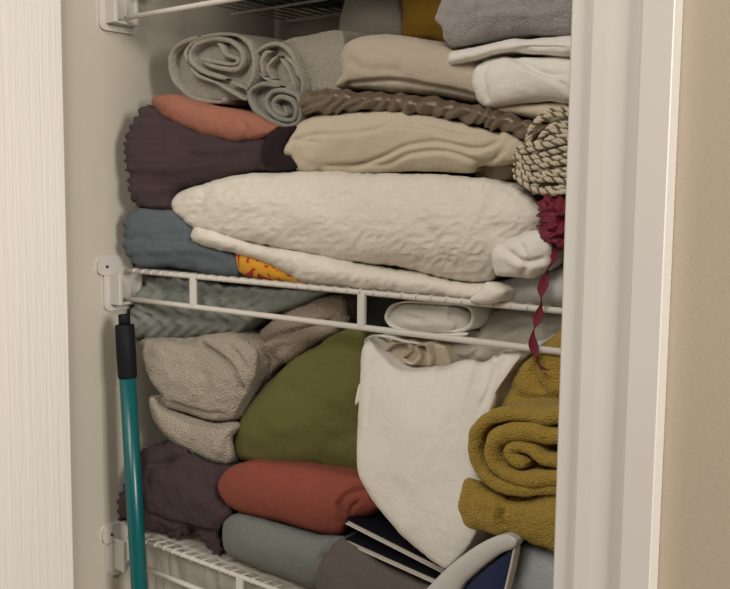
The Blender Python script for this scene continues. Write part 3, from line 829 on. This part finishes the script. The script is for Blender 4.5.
# plum bundle
g = blob(A7([(150,60),(185,45),(240,40),(285,60),(330,85),(380,105),(415,110),(405,150),(380,175),(385,215),(410,235),(405,270),(385,300),(392,350),(375,375),(345,350),(320,320),(290,300),(240,315),(200,300),(150,295),(110,270),(85,262),(80,215),(90,175),(110,150),(130,110)]),
         lean(.797, .825, 116, 165), .24, .026, .6, noise=[('f', .005, (16, 16, 20)), ('f', .002, (60, 60, 60))], seed=75, scallop=(3.5, 9, lambda a, b: a < 140 or b > 505 or b < 455),
         creases=[(A7([(290,60),(230,90),(170,130),(165,180)]), .008, 3, .006, 9), (A7([(160,245),(230,275),(310,300),(370,310)]), .008, 3.5, .006, 9), (A7([(240,75),(200,95),(160,100)]), .006, 3, .005, 7), (A7([(180,270),(230,300),(290,290)]), .006, 3)])
thing('quilt', g, M['plum'], 'dark plum bunched quilt on the bottom shelf behind the teal pole', 'quilt')
# rust pillow
g = blob([(218,488),(222,474),(236,464),(256,460),(300,463),(340,470),(362,478),(375,490),(385,505),(370,515),(350,522),(340,534),(318,533),(285,524),(250,515),(228,505)],
         .82, .22, .042, .7, noise=[('f', .002, (12, 12, 16)), ('f', .0006, (50, 50, 50))], seed=77,
         creases=[([(372,488),(350,492),(338,505),(343,520)], .006, 2.5, .005, 7), ([(362,500),(352,508),(350,518)], .004, 2)])
thing('pillow', g, M['rust'], 'rust red pillow stacked on the eucalyptus green one', 'pillow')
g = blob([(222,538),(224,522),(236,514),(260,518),(290,526),(318,534),(345,536),(345,556),(330,575),(316,588),(290,580),(255,568),(228,556)],
         .815, .24, .035, .7, noise=[('f', .002, (12, 12, 16)), ('f', .0006, (50, 50, 50))], seed=78,
         creases=[([(344,536),(328,545),(318,565)], .005, 3)])
thing('pillow', g, M['eucalyptus'], 'grey-green pillow lying on the bottom wire shelf under the rust one', 'pillow')
g = blob([(316,590),(314,572),(322,555),(340,538),(352,540),(380,560),(420,580),(445,592),(440,625),(380,625),(330,615)],
         .80, .24, .03, .7, noise=softer, seed=79)
thing('pillow', g, M['taupe_grey'], 'dark taupe pillow under the black notebooks on the bottom shelf', 'pillow')

# white bag
def bagfold(P, Q):
    k = np.clip((455-Q[:, 1])/110, 0, 1)*np.clip((Q[:, 0]-420)/60, 0, 1)
    return k*.0045*ridged(np.stack([Q[:, 0]*.055+Q[:, 1]*.018, Q[:, 1]*.010, Q[:, 0]*0], -1), 12)
g = blob([(370,337),(363,348),(360,372),(358,410),(356,444),(358,474),(371,499),(388,521),(404,538),(420,552),(436,564),(447,569),(462,556),(475,540),(485,518),(488,480),(486,445),(492,418),(504,390),(520,366),(535,352),(548,342),(545,339),(530,345),(494,356),(461,363),(438,368),(409,369),(396,364),(384,354),(376,344)],
         (lambda a, b: .828-.052*np.clip((b-340)/229, 0, 1)), .15, .038, .62, noise=[('f', .0045, (9, 9, 9)), ('f', .001, (40, 40, 30))], fn=bagfold, seed=81, res=1.6,
         spine=[(390,390),(420,430),(425,500),(440,540)],
         creases=[([(380,352),(372,368),(366,392),(362,430)], .003, 4), ([(445,370),(452,400),(448,430)], .0025, 6), ([(500,358),(490,380),(480,410)], .004, 5), ([(525,352),(512,378),(498,400)], .004, 4)])
bag = thing('fabric_bag', g, M['white'], 'bulging white fabric bag standing open between olive cushion and mustard towel', 'bag')
g = ribbon([(368,352),(365,342),(372,336),(388,337),(402,341),(420,344)], .838, .004, 2.4, seed=3)
child('open_rim', g, M['white'], bag)
g = blob([(359,384),(356,396),(355,404),(358,404),(362,396),(363,386)], .815, .01, .004, .8)
child('tab', g, M['white'], bag)
g = Geo()
ribbon([(385,352),(392,345),(404,343),(410,350),(402,358),(412,364),(420,356),(416,346),(426,345),(430,356),(428,366)], .832, .05, 3.4, noise=[('f', .002, (40, 40, 40))], seed=84, geo=g)
blob([(380,350),(390,342),(420,342),(445,345),(450,366),(410,366),(392,362)], .846, .07, .008, .6, noise=soft, seed=85, geo=g)
thing('crumpled_linen', g, M['cream'], 'crumpled cream linen stuffed in the mouth of the white bag', 'cloth')
# folded white item behind rails
g = Geo()
blob([(388,324),(387,315),(392,306),(402,303),(430,303),(462,306),(473,316),(471,329),(458,336),(430,334),(400,330)], .86, .16, .032, .7, noise=softer, seed=88, geo=g,
     creases=[([(452,304),(450,318),(456,326),(452,334)], .004, 2, .003, 6), ([(398,313),(410,318),(424,321)], .004, 3)])
ribbon([(468,334),(430,335),(395,328),(386,318),(392,306),(408,302),(462,305),(473,314),(470,326),(456,331),(430,328),(405,321),(398,314)], .836, .09, 3, noise=[('f', .0012, (30, 30, 30))], seed=89, geo=g)
thing('folded_sheet', g, M['white'], 'white rolled sheet lying on top of the white bag behind the front rails', 'sheet')
g = blob([(440,345),(447,336),(470,334),(478,318),(500,310),(540,312),(575,318),(575,335),(540,346),(500,356),(470,362),(450,362),(440,356)], .875, .15, .02, .6,
         noise=[('f', .003, (20, 20, 20)), ('r', .003, (22, 10, 30))], seed=90,
         creases=[([(440,350),(460,342),(480,346),(470,356),(450,356)], .004, 2.5, .003, 6), ([(480,345),(520,325),(560,322)], .004, 3, .003, 8)])
thing('crumpled_sheet', g, M['off_white'], 'crumpled off-white sheet behind the rails, right of the rolled white sheet', 'sheet')
# mustard towels
tn = [('f', .0028, (18, 18, 18)), ('f', .0008, (90, 90, 90))]
g = Geo()
blob([(500,440),(500,412),(511,388),(527,362),(545,345),(590,328),(590,470),(520,470)], .818, .16, .016, .5, noise=tn, seed=92, geo=g, res=1.5,
     creases=[([(540,350),(532,375),(545,395)], .006, 4), ([(512,392),(530,400),(570,398)], .005, 5)])
blob([(472,450),(470,436),(476,422),(488,412),(520,408),(590,404),(590,484),(555,490),(520,492),(496,486),(480,473)], .780, .15, .008, .5, noise=tn, seed=93, geo=g, res=1.5)
ribbon([(530,462),(518,461),(510,452),(518,445),(532,450),(546,460),(575,462)], .756, .04, 13, noise=tn, seed=94, geo=g)
ribbon([(582,434),(552,436),(534,432),(514,432),(498,438),(492,450),(496,466),(508,475),(530,479),(582,476)], .756, .05, 14, noise=tn, seed=95, geo=g)
ribbon([(585,411),(550,416),(530,414),(508,413),(488,419),(477,433),(475,452),(482,470),(496,483),(520,489),(545,489),(585,484)], .758, .06, 15, noise=tn, seed=96, geo=g)
thing('rolled_towel', g, M['mustard'], 'mustard plush towel rolled, upper one beside the door jamb', 'towel')
g = blob([(458,512),(460,494),(467,478),(490,490),(520,498),(580,494),(580,552),(545,546),(515,536),(490,532),(466,526)], .768, .18, .012, .6, noise=tn, seed=98,
         creases=[([(502,505),(499,520),(506,533)], .008, 3, .005, 8), ([(470,485),(500,500),(550,502)], .004, 4)])
thing('folded_towel', g, M['mustard'], 'mustard plush towel folded, lower one beneath the roll', 'towel')

# notebooks
def notebook(corner, ang, tilt, size, th, mat, label):
    root = empty('notebook', tuple(corner), label, 'notebook', 'black notebooks beside the white bag')
    wx, dy = size
    def bx(lo, hi, name, m):
        g = Geo().box(lo, hi); o = g.build(name, m, smooth=False, bevel=.0006); o.parent = root; return o
    bx((0, 0, 0), (wx, dy, .0012), 'back_cover', M['paper'])
    bx((.002, .002, .0012), (wx-.002, dy-.002, th-.0012), 'page_block', M['paper'])
    bx((-.001, .0005, th-.0012), (wx, dy, th), 'front_cover', mat)
    root.rotation_euler = (tilt[0], tilt[1], ang)
    return root
def nb(p, q, y, label):
    A, B = W(*p, y), W(*q, y); t = math.atan2(A[2]-B[2], B[0]-A[0])
    return notebook(A, 0, (math.radians(3), t), (.20, .13), .0065, M['blackcover'], label)
nb((345, 544), (436, 585), .785, 'black notebook with pale page edges, lower of the two by the white bag')
nb((345, 524), (443, 574), .787, 'black notebook with pale page edges, upper one leaning under the white bag')
# folder with pale spine
g = blob([(418,602),(434,581),(453,563),(473,548),(491,538),(507,534),(517,540),(514,548),(500,554),(484,566),(466,582),(450,602)], .752, .02, .006, .7, res=1.4)
fo = thing('ring_binder', g, M['pale_plastic'], 'navy covered binder with pale grey rounded spine at bottom right', 'binder')
g = blob([(452,604),(470,582),(488,566),(504,555),(514,550),(508,575),(500,604)], .757, .008, .001, .5)
child('navy_cover', g, M['navy'], fo, 'navy blue cover')
g = ribbon([(515,545),(513,556),(509,575),(502,604)], .754, .01, 2.5); child('white_edge', g, M['paper'], fo)
# pale blue sheet bottom right
g = blob([(512,600),(514,570),(520,548),(545,542),(590,548),(590,610),(540,612)], .80, .2, .02, .6, noise=softer, seed=99)
thing('folded_sheet', g, M['pale_blue'], 'pale blue-grey folded sheet under the mustard towel at bottom right', 'sheet')

# crinkled plastic over the bottom shelf
nx, nz_ = 150, 46
xs = np.linspace(XL+.012, sx(345, 600), nx); G_ = np.zeros((nz_, nx, 3))
for i in range(nz_):
    t = i/(nz_-1)
    for j in range(nx):
        if t < .45: yy, zz = .93-(.93-.814)*t/.45, ZB+.006
        else: yy, zz = .814+.002*math.sin(t*9), ZB+.006-(t-.45)*.20
        G_[i, j] = (xs[j], yy, zz)
n_ = ridged(G_.reshape(-1, 3)*np.array([28, 28, 14]), 7).reshape(nz_, nx)
T_ = np.linspace(0, 1, nz_)[:, None]
G_[..., 1] += np.where(T_ > .45, .004+.005*n_, 0); G_[..., 2] += np.where(T_ <= .45, .0025*n_+.001, 0)
g = Geo(); g.add(G_.reshape(-1, 3), grid_faces(nz_, nx, False))
thing('plastic_sheet', g, M['film'], 'crinkled clear plastic sheet draped through the bottom wire shelf front', 'plastic sheet')
